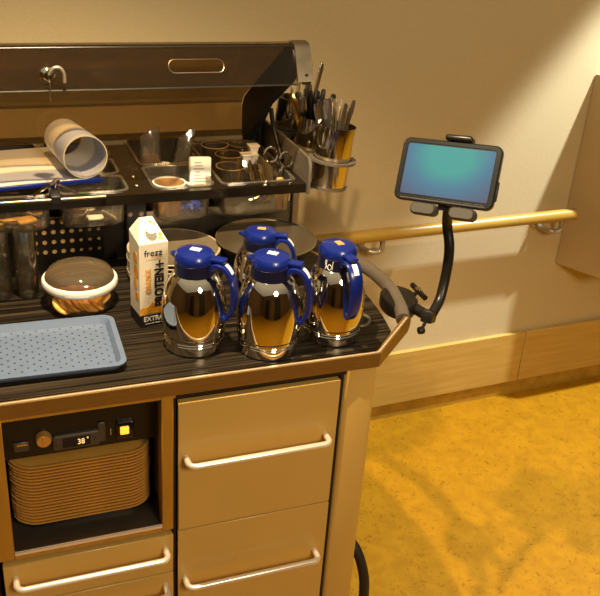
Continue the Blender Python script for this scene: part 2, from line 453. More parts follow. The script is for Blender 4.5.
sweep(b, [(-.50, -.007, .9992), (.41, -.007, .9992), (.4155, -.0045, .9992), (.538, .115, .9992)], [(-.0020, -.0010), (.0020, -.0010), (.0020, .0010), (-.0020, .0010)])
obj('edge_highlight', b, M['trimhighlight'], c)  # pale strip stands in for the highlight along the trim's top edge
# grey push rail bowed round the right end
b = BM(); RAILP = [(.540, .133, .984), (.556, .18, .987), (.573, .26, .988), (.577, .32, .988), (.571, .385, .988), (.550, .448, .988), (.515, .52, .988), (.468, .58, .988), (.43, .60, .985)]
tube(b, RAILP, .0165, 16, 5); obj('push_rail', b, M['grey_rail'], c)
# oval grommet in the worktop
b = BM()
n0 = 0; ring = []
for i in range(29):
    a = 2 * PI * i / 28; ring.append((.026 * math.cos(a), .018 * math.sin(a), 0))
tube(b, ring, .0035, 8); xf(b, 0, Matrix.Translation((.432, .125, 1.001)) @ Matrix.Rotation(math.radians(60), 4, 'Z'))
gr = obj('grommet', b, M['grey_rail'], c)
b = BM(); lathe(b, [(0, 0), (1, 0), (1, .0006), (0, .0006)], n=28); xf(b, 0, Matrix.Translation((.432, .125, 1.0002)) @ Matrix.Rotation(math.radians(60), 4, 'Z') @ Matrix.Diagonal((.024, .016, 1, 1)))
obj('recess_dark', b, M['blackmatt'], gr)  # flat black disc, the dark of the hole put in as colour

# carcass
b = BM(); box(b, .347, .421, .0, .84, .12, .970, .012, 3); obj('side_panel', b, M['cream'], c)
b = BM(); box(b, -.43, -.356, .0, .84, .12, .970, .012, 3); obj('side_panel', b, M['cream'], c)
b = BM(); box(b, -.36, .35, .80, .84, .12, .970); obj('back_panel', b, M['cream'], c)
b = BM(); box(b, -.356, .347, .02, .80, .12, .15); obj('bottom_panel', b, M['black'], c)
b = BM(); box(b, -.009, -.0035, .004, .8, .15, .95); box(b, -.0035, .347, .03, .05, .15, .95); box(b, .339, .3465, .006, .8, .15, .95); obj('divider_panel', b, M['blackmatt'], c)
# stiles and rails of the warming bay
b = BM()
box(b, -.356, -.320, 0, .03, .634, .972, .0015, 1); box(b, -.032, -.0085, 0, .03, .634, .972, .0015, 1)
box(b, -.320, -.032, 0, .03, .634, .646); box(b, -.36, -.004, .002, .03, .954, .972)
obj('bay_frame', b, M['frame'], c)
b = BM(); box(b, -.0035, .347, .006, .03, .955, .972); obj('top_rail', b, M['frame'], c)
# warming bay lining: shelf, sides, back
b = BM(); box(b, -.320, -.032, .002, .50, .644, .648); obj('bay_shelf', b, M['inner'], c)
b = BM(); box(b, -.320, -.032, -.0015, .003, .6445, .6510); obj('shelf_lip', b, M['handle'], c)  # bright diffuse silver stands in for the highlight on the lip
b = BM(); box(b, -.322, -.320, .03, .50, .648, .954); box(b, -.032, -.030, .03, .50, .648, .954); box(b, -.322, -.03, .50, .505, .648, .954); obj('bay_lining', b, M['inner'], c)
# control panel
cp_ = BM(); box(cp_, -.320, -.032, .06, .075, .828, .954); cpn = obj('control_panel', cp_, M['black'], c)
def cp_add(name, bm, m, p=cpn): return obj(name, bm, m, p)
yF = .059
b = BM(); rloft(b, 0, 0, [(.044, .0165, .005, 0), (.044, .0165, .005, .006), (.041, .0135, .004, .008)]); xf(b, 0, Matrix.Translation((-.186, yF + .001, .853)) @ Matrix.Rotation(PI / 2, 4, 'X')); dsp = cp_add('display', b, M['bezel'])
b = BM(); box(b, -.212, -.160, yF - .008, yF - .005, .842, .864); obj('screen', b, M['blackmatt'], c).name = 'display_window'
text('digits', '38', .017, M['led'], cpn, Matrix.Translation(Vector((-.178, yF - .0095, .853)) - wloc(cpn)) @ Matrix.Rotation(PI / 2, 4, 'X'), .85, .0004)
t = text('degree_mark', '°', .014, M['led'], cpn, Matrix.Translation(Vector((-.1655, yF - .0095, .856)) - wloc(cpn)) @ Matrix.Rotation(PI / 2, 4, 'X'), .9, .0004)
for k in range(2):
    for s in (-1, 1):
        b = BM(); box(b, -.186 + s * .036 - .003, -.186 + s * .036 + .003, yF - .0095, yF - .006, .846 + k * .010, .850 + k * .010, .001, 1); cp_add('button', b, M['grip'])
b = BM(); lathe(b, [(0, .014), (.013, .013), (.0155, .008), (.016, 0)], n=24); xf(b, 0, Matrix.Translation((-.247, yF, .868)) @ Matrix.Rotation(PI / 2, 4, 'X'))
n0 = len(b.verts); box(b, -.2485, -.2455, yF - .0155, yF - .012, .858, .878); cp_add('knob', b, M['knob'])
b = BM(); lathe(b, [(0, .004), (.008, .003), (.009, 0)], n=20); xf(b, 0, Matrix.Translation((-.155, yF, .934)) @ Matrix.Rotation(PI / 2, 4, 'X')); cp_add('screw_cap', b, M['knob'])
b = BM(); box(b, -.303, -.274, yF - .003, yF + .001, .844, .866, .002, 1); cp_add('socket', b, M['bezel'])
b = BM(); box(b, -.296, -.277, yF - .0045, yF - .002, .859, .863); cp_add('plug_pin', b, M['satin'])
b = BM(); rloft(b, 0, 0, [(.018, .02, .004, 0), (.018, .02, .004, .004), (.016, .018, .004, .006)]); xf(b, 0, Matrix.Translation((-.092, yF, .860)) @ Matrix.Rotation(PI / 2, 4, 'X')); sw = cp_add('power_switch', b, M['blackgloss'])
b = BM(); rloft(b, 0, 0, [(.0085, .0085, .002, 0), (.0085, .0085, .002, .004), (.007, .007, .002, .0055)]); xf(b, 0, Matrix.Translation((-.094, yF - .0055, .862)) @ Matrix.Rotation(PI / 2, 4, 'X')); obj('light', b, M['amber'], sw)
b = BM(); box(b, -.145, -.130, yF - .004, yF, .840, .885, .002, 1); cp_add('slide_switch', b, M['bezel'])
b = BM(); box(b, -.121, -.119, yF - .002, yF, .852, .866); cp_add('indicator', b, M['knob'])

# drawers with bar handles
def drawer(x0, x1, z0, z1, hx0, hx1, hz):
    b = BM(); box(b, x0, x1, .0, .018, z0, z1, .0015, 1)
    d = obj('drawer', b, M['cream'], c)
    b = BM()
    r = .0065
    pts = [(hx0, .001, hz)]
    for k in range(6):
        a = PI / 2 * k / 5; pts.append((hx0 + .014 * (1 - math.cos(a)), -.021 - .014 * math.sin(a), hz))
    for k in range(6):
        a = PI / 2 * k / 5; pts.append((hx1 - .014 * (1 - math.sin(a)), -.021 - .014 * math.cos(a), hz))
    pts.append((hx1, .001, hz))
    tube(b, pts, r, 14); obj('handle', b, M['handle'], d)
drawer(.001, .3385, .628, .940, .016, .313, .812)
drawer(.001, .3385, .30, .625, .016, .313, .494)
drawer(-.345, -.009, .519, .620, -.323, -.026, .586)
drawer(-.345, -.009, .30, .516, -.323, -.026, .484)
b = BM(); box(b, .001, .3385, .025, .03, .941, .956); tt = obj('lock_rail', b, M['black'], c)
b = BM(); lathe(b, [(0, .004), (.005, .003), (.006, 0)], n=16); xf(b, 0, Matrix.Translation((.247, .024, .9485)) @ Matrix.Rotation(PI / 2, 4, 'X')); obj('lock_screw', b, M['chip'], tt)
# cable loop at the right side, casters
b = BM(); tube(b, [(.422, .10, .42), (.436, .085, .425), (.452, .06, .405), (.466, .045, .36), (.476, .04, .30), (.478, .05, .23), (.462, .12, .16), (.43, .2, .15)], .0125, 12, 6); obj('cable_loop', b, M['rubber'], c)
for x in (-.36, .36):
    for y in (.1, .74):
        b = BM(); box(b, x - .03, x + .03, y - .03, y + .03, .112, .122); box(b, x - .022, x - .018, y - .02, y + .02, .045, .115); box(b, x + .018, x + .022, y - .02, y + .02, .045, .115)
        ca = obj('caster', b, M['steel_dark'], c)
        b = BM(); lathe(b, [(0, -.015), (.05, -.015), (.055, -.01), (.055, .01), (.05, .015), (0, .015)], n=28); xf(b, 0, Matrix.Translation((x, y, .055)) @ Matrix.Rotation(PI / 2, 4, 'Y')); obj('wheel', b, M['rubber'], ca)

# ---- upper rack
RX0, RX1, RY0, RY1, RZ0, RZ1 = -.44, .412, .444, .90, 1.178, 1.200
def rr2(x0, x1, y0, y1, r=.018, n=4): return [(q[0], q[1]) for q in rrect((x0 + x1) / 2, (y0 + y1) / 2, (x1 - x0) / 2, (y1 - y0) / 2, r, 0, n)]
PANS = dict(lf1=(-.315, -.161, .466, .645), lf2=(-.153, .004, .466, .575), lm=(-.153, .004, .583, .70), lb1=(-.315, -.161, .653, .850), lb2=(-.153, .004, .708, .850),
            rf=(.054, .200, .466, .622), rb=(.054, .207, .630, .850), rr=(.212, .398, .466, .785))
b = BM()
hol = [rr2(x0 + .004, x1 - .004, y0 + .004, y1 - .004) for x0, x1, y0, y1 in PANS.values()]
holed_plate(b, [(RX0, RY0), (RX1, RY0), (RX1, RY1), (RX0, RY1)], hol, 'z', RZ0, RZ1)
obj('rack_frame', b, M['blackgloss'], c, 30)
b = BM(); tube(b, [(-.44, .436, 1.203), (-.10, .436, 1.203), (-.055, .437, 1.203)], .004, 10); obj('edge_reflection_rod', b, M['steel_dark'], c)  # thin rod added in place of the reflection along the rack edge
# bolts on the centre bar
for x, y in ((.028, .56), (.036, .86), (.024, .50)):
    b = BM(); lathe(b, [(.004, 0), (.004, .001), (.003, .002), (0, .0022)], n=12); xf(b, 0, Matrix.Translation((x, y, 1.2))); obj('bolt', b, M['satin'], c)
# posts and back sheets below the rack
b = BM(); box(b, .004, .053, .535, .58, 1.0, 1.178, .003, 1); obj('post', b, M['black'], c)
b = BM(); lathe(b, [(.006, 0), (.006, .002), (0, .003)], n=14); lathe(b, [(.006, 0), (.006, .002), (0, .003)], cx=.026, n=14)
xf(b, 0, Matrix.Translation((.014, .535, 1.118)) @ Matrix.Rotation(PI / 2, 4, 'X')); obj('post_bolt', b, M['steel_dark'], c)
b = BM(); box(b, .4195, .438, .545, .565, 1.0, 1.24, .002, 1); obj('post', b, M['steel'], c)
b = BM(); box(b, -.44, -.40, .55, .58, 1.0, 1.178); obj('post', b, M['black'], c)
b = BM(); box(b, .053, .419, .556, .562, 1.0, 1.113); obj('splash_sheet', b, M['steel_dark'], c)
b = BM(); box(b, -.44, .412, .872, .878, 1.0, 1.178); obj('shade_sheet', b, M['black'], c)  # black sheet added to darken the view behind and through the pans
# perforated sheet
holes = []
for i in range(8):
    for j in range(4):
        x = -.200 + i * .0205; z = 1.030 + j * .0245
        r = .0058 if i < 5 else .0045
        holes.append([(x + r * math.cos(2 * PI * k / 12), z + r * math.sin(2 * PI * k / 12)) for k in range(12)])
b = BM(); holed_plate(b, [(-.40, 1.0), (.004, 1.0), (.004, 1.113), (-.40, 1.113)], holes, 'y', .555, .558)
obj('perforated_sheet', b, M['black'], c, 30)
b = BM(); box(b, -.40, .004, .5585, .562, 1.0, 1.113); obj('lit_wall_sheet', b, mat('lit_wall_tan', (.80, .52, .20), .6), c)  # added sheet, bright tan imitates the lit wall showing through the holes
# right side plate of the rack
pl = [(.436, 1.176), (.433, 1.245), (.445, 1.262), (.50, 1.264), (.72, 1.262), (.80, 1.262), (.87, 1.275), (.935, 1.26), (.935, 1.176)]
b = BM(); prism(b, pl, 'x', .412, .419); obj('side_plate', b, M['grey_rail'], c)
b = BM(); prism(b, [(.76, 1.20), (.86, 1.20), (.875, 1.235), (.845, 1.268), (.80, 1.262), (.775, 1.24)], 'x', .3995, .411); obj('lid_hinge', b, M['black'], c)
b = BM(); tube(b, [(.4055, .60, 1.208), (.4055, .68, 1.275), (.4055, .70, 1.310)], .006, 10); obj('gas_strut', b, M['black'], c)

# ---- raised smoked lid: sloping sheet, front lip with hand slot, arm and end bracket
def lean(bm, n0=0):
    """tilt the front lip: its lower edge stands nearer the user"""
    bm.verts.ensure_lookup_table()
    for v_ in bm.verts[n0:]: v_.co.y += (v_.co.z - 1.434) * .60 - .016
    return bm
b = BM(); prism(b, [(.486, 1.514), (.510, 1.514), (.822, 1.318), (.842, 1.290), (.826, 1.206), (.821, 1.206), (.836, 1.288), (.818, 1.314), (.508, 1.509), (.486, 1.509)], 'x', -.44, .3705)
lid = obj('lid', b, M['lid'], c)
slot = []
sc_, sw_, sr_ = (.150, 1.473), .048, .0125
for k in range(9): a = -PI / 2 + PI * k / 8; slot.append((sc_[0] + sw_ + sr_ * math.cos(a), sc_[1] + sr_ * math.sin(a)))
for k in range(9): a = PI / 2 + PI * k / 8; slot.append((sc_[0] - sw_ + sr_ * math.cos(a), sc_[1] + sr_ * math.sin(a)))
b = BM(); holed_plate(b, [(-.44, 1.434), (.373, 1.436), (.373, 1.511), (-.44, 1.507)], [slot], 'y', .455, .459); lip = obj('front_lip', lean(b), M['lip'], lid, 30)
b = BM(); tube(b, [(x, .457, z) for x, z in slot] + [(slot[0][0], .457, slot[0][1])], .0011, 6); obj('slot_edge', lean(b), M['steel_dark'], lid)
b = BM(); box(b, -.44, .373, .454, .460, 1.508, 1.5115, .001, 1); obj('top_edge', lean(b), M['black'], lid)
b = BM(); box(b, -.44, .373, .4545, .4600, 1.4330, 1.4350); obj('bottom_edge', lean(b), M['black'], lid)
b = BM()
prism(b, [(.480, 1.503), (.520, 1.505), (.700, 1.392), (.822, 1.312), (.838, 1.285), (.826, 1.200), (.790, 1.200), (.740, 1.246), (.694, 1.284), (.668, 1.308), (.648, 1.338), (.505, 1.425), (.470, 1.455), (.468, 1.490)], 'x', .371, .390, .003)
obj('lid_arm', b, M['blackmatt'], c)
b = BM()
prism(b, [(.439, 1.440), (.471, 1.503), (.482, 1.514), (.505, 1.518), (.54, 1.505), (.538, 1.501), (.506, 1.513), (.487, 1.510), (.477, 1.500), (.447, 1.440)], 'x', .374, .411); brk = obj('end_bracket', b, M['steel_dark'], c)
b = BM(); lathe(b, [(.004, 0), (.004, .001), (0, .0015)], n=12); xf(b, 0, Matrix.Translation((.395, .4455, 1.453)) @ Matrix.Rotation(PI / 2, 4, 'X')); obj('bracket_screw', b, M['blackmatt'], brk)
b = BM(); lathe(b, [(0, 0), (.010, .002), (.012, .008)], n=18); xf(b, 0, Matrix.Translation((.395, .445, 1.432))); obj('bumper', b, M['rubber'], brk)
# lock on the lip
b = BM(); lathe(b, [(0, .018), (.008, .018), (.011, .013), (.016, .010), (.018, .004), (.018, 0)], n=28); xf(b, 0, Matrix.Translation((-.160, .458, 1.463)) @ Matrix.Rotation(PI / 2, 4, 'X')); lk = obj('lock', b, M['chrome'], lid)
k = thing('key', 'small metal key with grey curved fob hanging from the lock of the smoked lid', 'key', (-.157, .436, 1.46))
b = BM(); box(b, -.1605, -.1585, .428, .437, 1.460, 1.478); box(b, -.159, -.157, .424, .432, 1.415, 1.456, .0006, 1); obj('blade', b, M['satin'], k)
b = BM(); tube(b, [(-.158, .430, 1.468), (-.150, .426, 1.481), (-.138, .426, 1.482), (-.130, .428, 1.470), (-.129, .430, 1.452)], .0036, 10, 5); obj('fob', b, M['bracket'], k)

# ---- cutlery cup holder on the side plate
CUPS = [(.486, .487, 1.180), (.484, .612, 1.166), (.470, .735, 1.182)]
CT = Matrix.Rotation(math.radians(5), 4, 'Y')
b = BM()
for (x, y, z) in CUPS:
    n0 = len(b.verts)
    rings = [(.0468, .060), (.058, .060), (.058, .066), (.0468, .066), (.0468, .060)]
    lathe(b, rings, n=32); xf(b, n0, Matrix.Translation((x, y, z)) @ CT)
    n0 = len(b.verts); lathe(b, [(0, -.006), (.046, -.006), (.046, .0), (0, .0)], n=32); xf(b, n0, Matrix.Translation((x, y, z)) @ CT)
    box(b, .419, x - .045, y - .012, y + .012, z + .060, z + .066)
    box(b, .419, x - .02, y - .012, y + .012, z - .005, z - .001)
obj('cup_holder', b, M['grey_rail'], c)

# ------------------------------------------------------------------ trays in the warming bay
def tray_bm(hx, hy, h, r):
    b = BM()
    rloft(b, 0, 0, [(hx - .012, hy - .012, r * .8, 0), (hx - .006, hy - .006, r, .003), (hx, hy, r, h - .001), (hx, hy, r, h), (hx - .004, hy - .004, r - .003, h), (hx - .010, hy - .010, r * .8, .005), (hx - .014, hy - .014, r * .75, .004)])
    return b
TN = 19
proto = tag(obj('serving_tray', tray_bm(.1385, .165, .0092, .05), M['traygold']), 'tan tray in the middle of the stack inside the cart', 'tray', 'tan trays stacked in the warming bay')
b = BM(); rloft(b, -.176, .215, [(.13, .15, .04, .6485), (.13, .15, .04, .6635)]); single('tray_base', b, M['black'], 'low black base under the stack of tan trays', 'base')
for i in range(TN):
    loc = (-.176 + random.uniform(-.0012, .0012), .211 + random.uniform(-.001, .001), .664 + i * .0076)
    if i == 0: proto.location = loc; proto['label'] = 'lowest tan tray of the stack inside the cart'
    else:
        t = dup(proto, loc, 'tan tray in the middle of the stack inside the cart')
        if i == TN - 1: t['label'] = 'topmost tan tray of the stack below the lit controls'

# ------------------------------------------------------------------ perforated tray on the worktop
TA = math.radians(-1.5)
t = thing('serving_tray', 'grey-blue plastic tray with dotted surface lying on the worktop', 'tray', (-.26, .148, 1.0006))
t.rotation_euler = (0, 0, TA)
b = BM(); hx, hy = .178, .103
rloft(b, 0, 0, [(hx - .014, hy - .014, .016, 0), (hx - .010, hy - .010, .018, .002), (hx, hy, .024, .015), (hx, hy, .024, .017), (hx - .010, hy - .010, .018, .017), (hx - .017, hy - .017, .014, .006)], cap1=False)
obj('rim', b, M['trayblue'], t, local=True)
b = BM(); rloft(b, 0, 0, [(hx - .0172, hy - .0172, .014, .005), (hx - .0172, hy - .0172, .014, .0062)]); obj('dotted_surface', b, M['traydots'], t, local=True)

# ------------------------------------------------------------------ vacuum jugs
def jug(loc, ang, label, lidtag, scale=1.):
    j = thing('vacuum_jug', label, 'jug', loc, 'steel vacuum jugs with blue lids')
    j.rotation_euler = (0, 0, ang); j.scale = (scale,) * 3
    b = BM()
    lathe(b, [(0, 0), (.055, 0), (.058, .003), (.0585, .010), (.0595, .021), (.0585, .0225), (.060, .024), (.0605, .027), (.0595, .0285), (.061, .030), (.0612, .034), (.0605, .0355), (.0622, .038), (.0636, .055), (.0640, .070), (.0635, .085), (.0622, .103), (.0588, .122), (.0530, .139), (.0465, .151), (.0405, .158), (.0375, .160)], n=56)
    obj('body', b, M['chrome'], j, local=True, sharp=25)
    b = BM(); lathe(b, [(.036, .156), (.0388, .1585), (.0388, .183), (.037, .184)], n=40); cl = obj('collar', b, M['bluedark'], j, local=True)
    b = BM(); lathe(b, [(.034, .182), (.0385, .1835), (.0392, .188), (.0385, .196), (.034, .2025), (.022, .206), (0, .2075)], n=40)
    box(b, .024, .064, -.011, .011, .191, .198, .003, 2)          # thumb lever
    prism(b, [(-.036, -.014), (-.052, 0), (-.036, .014)], 'z', .186, .194, .002)   # spout lip
    ld = obj('lid', b, M['blue'], j, local=True)
    b = BM(); box(b, -.008, .012, -.007, .007, .2062, .2077); obj('label_sticker', b, M[lidtag], ld, local=True)
    # strap handle
    b = BM()
    hp = spline([(.034, 0, .172), (.047, 0, .184), (.064, 0, .181), (.077, 0, .162), (.083, 0, .132), (.082, 0, .104), (.075, 0, .082), (.067, 0, .072), (.0615, 0, .080)], 5)
    sec = [(-.0135, -.003), (-.009, -.0052), (.009, -.0052), (.0135, -.003), (.0135, .003), (.009, .0052), (-.009, .0052), (-.0135, .003)]
    sweep(b, hp, sec, up=(0, 1, 0) if False else (0, 0, 1), scales=[1.05 - .45 * (i / len(hp)) ** 2 for i in range(len(hp))])
    hd = obj('handle', b, M['blue'], j, local=True)
    b = BM(); sweep(b, spline([(.0635, 0, .1872), (.0715, 0, .1805), (.0785, 0, .170)], 4), [(-.0055, -.0006), (.0055, -.0006), (.0055, .0008), (-.0055, .0008)]); obj('handle_sticker', b, M['sticker'], hd, local=True)
    return j
jA = jug((.0595, .115, 1.0006), math.radians(-38), 'steel vacuum jug with blue lid standing right beside the drink carton', 'sticker')
jB = jug((.198, .067, 1.0006), math.radians(-38), 'steel vacuum jug with white-stickered blue lid at the front between two jugs', 'sticker')
jC = jug((.345, .086, 1.0006), math.radians(-84), 'steel vacuum jug with tan-stickered lid nearest the grey push rail', 'tansticker')
jD = jug((.232, .235, 1.0006), math.radians(-25), 'steel vacuum jug half hidden behind the front middle jug, before the bowl', 'tansticker', .90)
# hand-drawn white mark on the collar of the right jug
b = BM()
def oncol(a, z, r=.0396): return (r * math.cos(a), r * math.sin(a), z)
tube(b, [oncol(-.95 + .10 * math.cos(t * .7) , .168 + .006 * math.sin(t * .7)) for t in range(10)], .0008, 6)
tube(b, [oncol(-1.20, .162), oncol(-1.12, .178), oncol(-1.16, .182), oncol(-1.2, .176), oncol(-1.05, .164)], .0008, 6, 4)
tube(b, [oncol(-.80, .164), oncol(-.79, .181)], .0008, 6)
xf(b, 0, Matrix.Rotation(.05, 4, 'Z'))
obj('handwritten_mark', b, M['sticker'], jC, local=True)

# ------------------------------------------------------------------ drink carton
k = thing('drink_carton', 'tall white and orange drink carton with screw cap on the worktop', 'carton', (-.004, .238, 1.0006))
k.rotation_euler = (0, 0, math.radians(9)); k.scale = (1, 1, .985)
hw = .0305; hd_ = .028
b = BM()
v = lambda x, y, z: b.verts.new((x, y, z))
HF, HB, HT = .186, .186, .226
F = [v(-hw, -hd_, .0), v(hw, -hd_, .0), v(hw, hd_, .0), v(-hw, hd_, .0)]
T = [v(-hw, -hd_, HF), v(hw, -hd_, HF), v(hw, hd_, .200), v(-hw, hd_, .200)]
R_ = [v(-.014, .012, HT), v(.014, .012, HT), v(.014, .018, HT), v(-.014, .018, HT)]
for q in ([F[3], F[2], F[1], F[0]], [F[0], F[1], T[1], T[0]], [F[1], F[2], T[2], T[1]], [F[2], F[3], T[3], T[2]], [F[3], F[0], T[0], T[3]],
          [T[0], T[1], R_[1], R_[0]], [T[1], T[2], R_[2], R_[1]], [T[2], T[3], R_[3], R_[2]], [T[3], T[0], R_[0], R_[3]], R_): b.faces.new(q)
obj('box', b, M['cartonwhite'], k, local=True, sharp=20)
b = BM(); box(b, -hw - .0004, hw + .0004, -hd_ - .0004, hd_ + .0004, .0, .026); obj('base_band', b, M['ink'], k, local=True)
e = math.radians(45)
tilt = Matrix.Translation((-.001, -.010, .204)) @ Matrix.Rotation(e, 4, 'X')
b = BM(); lathe(b, [(.0125, -.004), (.0125, .003), (.0108, .0035), (.0108, .013), (.0095, .0145), (0, .0145)], n=24); xf(b, 0, tilt); obj('screw_cap', b, M['white'], k, local=True)
yf = -hd_ - .0005
def face(x, z, rot=0): return Matrix.Translation((x, yf, z)) @ Matrix.Rotation(PI / 2, 4, 'X') @ Matrix.Rotation(rot, 4, 'Z')
text('brand_lettering', 'frezz', .0205, M['ink'], k, face(-.001, .165), .95, .0003, 0.)
b = BM(); box(b, -.016, .015, yf - .0003, yf, .1535, .1545); obj('lettering_rule', b, M['orange'], k, local=True)
text('product_lettering', 'PROTEIN', .0260, M['ink'], k, face(.0120, .0865, PI / 2), .82, .0003, .0011)
b = BM(); box(b, .004, .021, yf - .0004, yf, .1375, .1405); box(b, .011, .014, yf - .0004, yf, .1305, .1475); obj('plus_sign', b, M['ink'], k, local=True)
text('flavour_lettering', 'ORANGE', .0155, M['orange'], k, face(-.0115, .104, PI / 2), .86, .0003, .0004)
text('extra_lettering', 'EXTRA', .0150, M['white'], k, face(-.002, .016), .92, .0003, .0006)
b = BM()
for x0, x1 in ((-.020, -.009), (-.007, -.001), (.001, .012), (.014, .020)): box(b, x0, x1, yf - .0004, yf, .0045, .0062)
obj('small_print', b, M['white'], k, local=True)
# orange splash above the base band and slices on the left side
b = BM()
poly = [(-.030, .026), (-.030, .040), (-.024, .046), (-.018, .043), (-.010, .047), (-.004, .056), (.004, .047), (.010, .050), (.014, .060), (.022, .063), (.029, .068), (.030, .026), (.02, .032), (.008, .028), (-.01, .030)]
prism(b, poly, 'y', yf, yf + .0004); obj('orange_splash', b, M['orange'], k, local=True)
b = BM()
for (z, r, y) in ((.150, .014, -.006), (.120, .016, -.010), (.092, .013, -.004), (.066, .011, -.012)):
    n0 = len(b.verts); lathe(b, [(0, 0), (r, 0), (r, .0004), (0, .0004)], n=16)
    xf(b, n0, Matrix.Translation((-hw - .0005, y, z)) @ Matrix.Rotation(PI / 2, 4, 'Y') @ Matrix.Diagonal((1, .85, 1, 1)))
obj('orange_slices', b, M['orange'], k, local=True)
b = BM()
nrm = math.atan2(HT - HF, .012 + hd_)
for (u, vv, r) in ((.019, .018, .004), (.016, .011, .003), (.021, .008, .0025), (.006, .047, .003), (.012, .042, .002)):
    n0 = len(b.verts); lathe(b, [(0, 0), (r, 0), (r, .0005), (0, .0005)], n=10)
    xf(b, n0, Matrix.Translation((0, -hd_, HF)) @ Matrix.Rotation(nrm, 4, 'X') @ Matrix.Translation((u, vv, 0)))
obj('orange_specks', b, M['orange'], k, local=True)

# ------------------------------------------------------------------ plates, bowl
PX, PY = .094, .437
def plate(z, label):
    p = thing('plate', label, 'plate', (PX, PY, z), 'stacked stoneware plates')
    b = BM(); lathe(b, [(0, .002), (.07, .002), (.075, 0), (.079, .002), (.1045, .0105), (.105, .0118), (.102, .012), (.080, .0055), (0, .0045)], n=56); obj('dish', b, M['plate'], p, local=True)
    b = BM(); lathe(b, [(.1025, .0098), (.1053, .0106), (.1062, .0122), (.1045, .0132), (.1015, .0124)], n=56); obj('rim', b, M['platerim'], p, local=True)
    return p
NP = 7
pp = plate(1.0006, 'lowest stoneware plate of the stack behind the drink carton')
for i in range(1, NP):
    dup(pp, (PX + random.uniform(-.0015, .0015), PY, 1.0 + i * .0098), 'topmost stoneware plate of the stack behind the drink carton' if i == NP - 1 else 'plate inside the stack of stoneware plates behind the carton')
k = thing('bowl', 'large dark round bowl behind the vacuum jugs', 'bowl', (.311, .421, 1.0006))
b = BM(); lathe(b, [(0, .002), (.070, .002), (.073, 0), (.078, .004), (.092, .035), (.112, .074), (.1185, .080), (.116, .081), (.108, .074), (.085, .035), (.070, .012), (0, .010)], n=64); obj('basin', b, M['bowl'], k, local=True)
b = BM(); lathe(b, [(.1155, .0782), (.1190, .0785), (.1195, .0805), (.118, .0818), (.1150, .0812)], n=64); obj('rim', b, M['bowlrim'], k, local=True)
b = BM(); lathe(b, [(0, .0805), (.06, .0803), (.110, .0795), (.1145, .0790), (.1145, .0745), (0, .0775)], n=64); obj('cover', b, M['bowl'], k, local=True)

# ------------------------------------------------------------------ biscuit dish with smoked lid
BX, BY = -.130, .345
k = thing('biscuit_dish', 'round glass dish with smoked lid and white rim holding biscuits', 'dish', (BX, BY, 1.0006))
b = BM(); lathe(b, [(0, .001), (.066, .001), (.070, .004), (.073, .045), (.0715, .045), (.0685, .006), (0, .0035)], n=48); obj('glass_body', b, M['glass'], k, local=True)
b = BM(); lathe(b, [(.068, .045), (.0755, .0445), (.079, .049), (.0795, .055), (.0775, .0605), (.070, .0625), (.068, .060), (.070, .053)], n=56); rm = obj('white_rim', b, M['white'], k, local=True)
b = BM(); lathe(b, [(.0725, .060), (.071, .068), (.064, .079), (.048, .086), (.025, .089), (0, .090)], n=48); obj('smoked_lid', b, M['glasslid'], k, local=True)
b = BM(); lathe(b, [(.0797, .0505), (.0801, .0505), (.0801, .0575), (.0792, .0575)], n=8, arc=(-PI / 2 - .52, -PI / 2 + .10)); obj('label_strip', b, M['sticker'], rm, local=True)
bb = BM(); lathe(bb, [(0, 0), (.021, 0), (.024, .003), (.0235, .006), (.020, .008), (0, .008)], n=24)
bis = tag(obj('biscuit', bb, M['biscuit']), 'round golden biscuit lying inside the glass biscuit dish', 'biscuit', 'biscuits in the glass dish')
spots = []
for i in range(7): spots.append((-.046 + i * .0115, -.040 + .004 * math.sin(i), .017 + .001 * (i % 2), -.85, 0.45))
spots += [(.022, -.036, .010, .1, 0), (.040, -.018, .020, .15, -.5), (-.025, -.005, .006, 0, 0), (.015, .012, .006, 0, 0), (-.03, .035, .006, 0, .1), (.010, -.012, .026, .2, .15), (.036, -.035, .026, .3, -.35), (-.012, .012, .018, .1, 0)]
for i, (x, y, z, rx, ry) in enumerate(spots):
    o = bis if i == 0 else dup(bis, (0, 0, 0))
    o.location = (BX + x, BY + y, 1.0 + z); o.rotation_euler = (.25 if i < 7 else rx, ry if i >= 7 else .72, random.uniform(-.3, .3) if i < 7 else 0)

# ------------------------------------------------------------------ stacked drinking glasses
gb = BM(); lathe(gb, [(0, .001), (.020, .001), (.0215, .003), (.0255, .062), (.0245, .062), (.0205, .008), (0, .006)], n=32)
gl = tag(obj('drinking_glass', gb, M['glass']), 'clear glass', 'glass', 'stacked glasses under the rack')
nm = ['bottom', 'middle', 'top']
first = True
for si, (x, y) in enumerate(((-.232, .405), (-.288, .408))):
    for i in range(3):
        lab = '%s clear glass of the stack %s' % (nm[i], 'beside the biscuit dish' if si == 0 else 'at the far left edge under the rack')
        if first: gl.location = (x, y, 1.0006); gl['label'] = lab; first = False
        else: dup(gl, (x, y, 1.0006 + i * .047), lab)

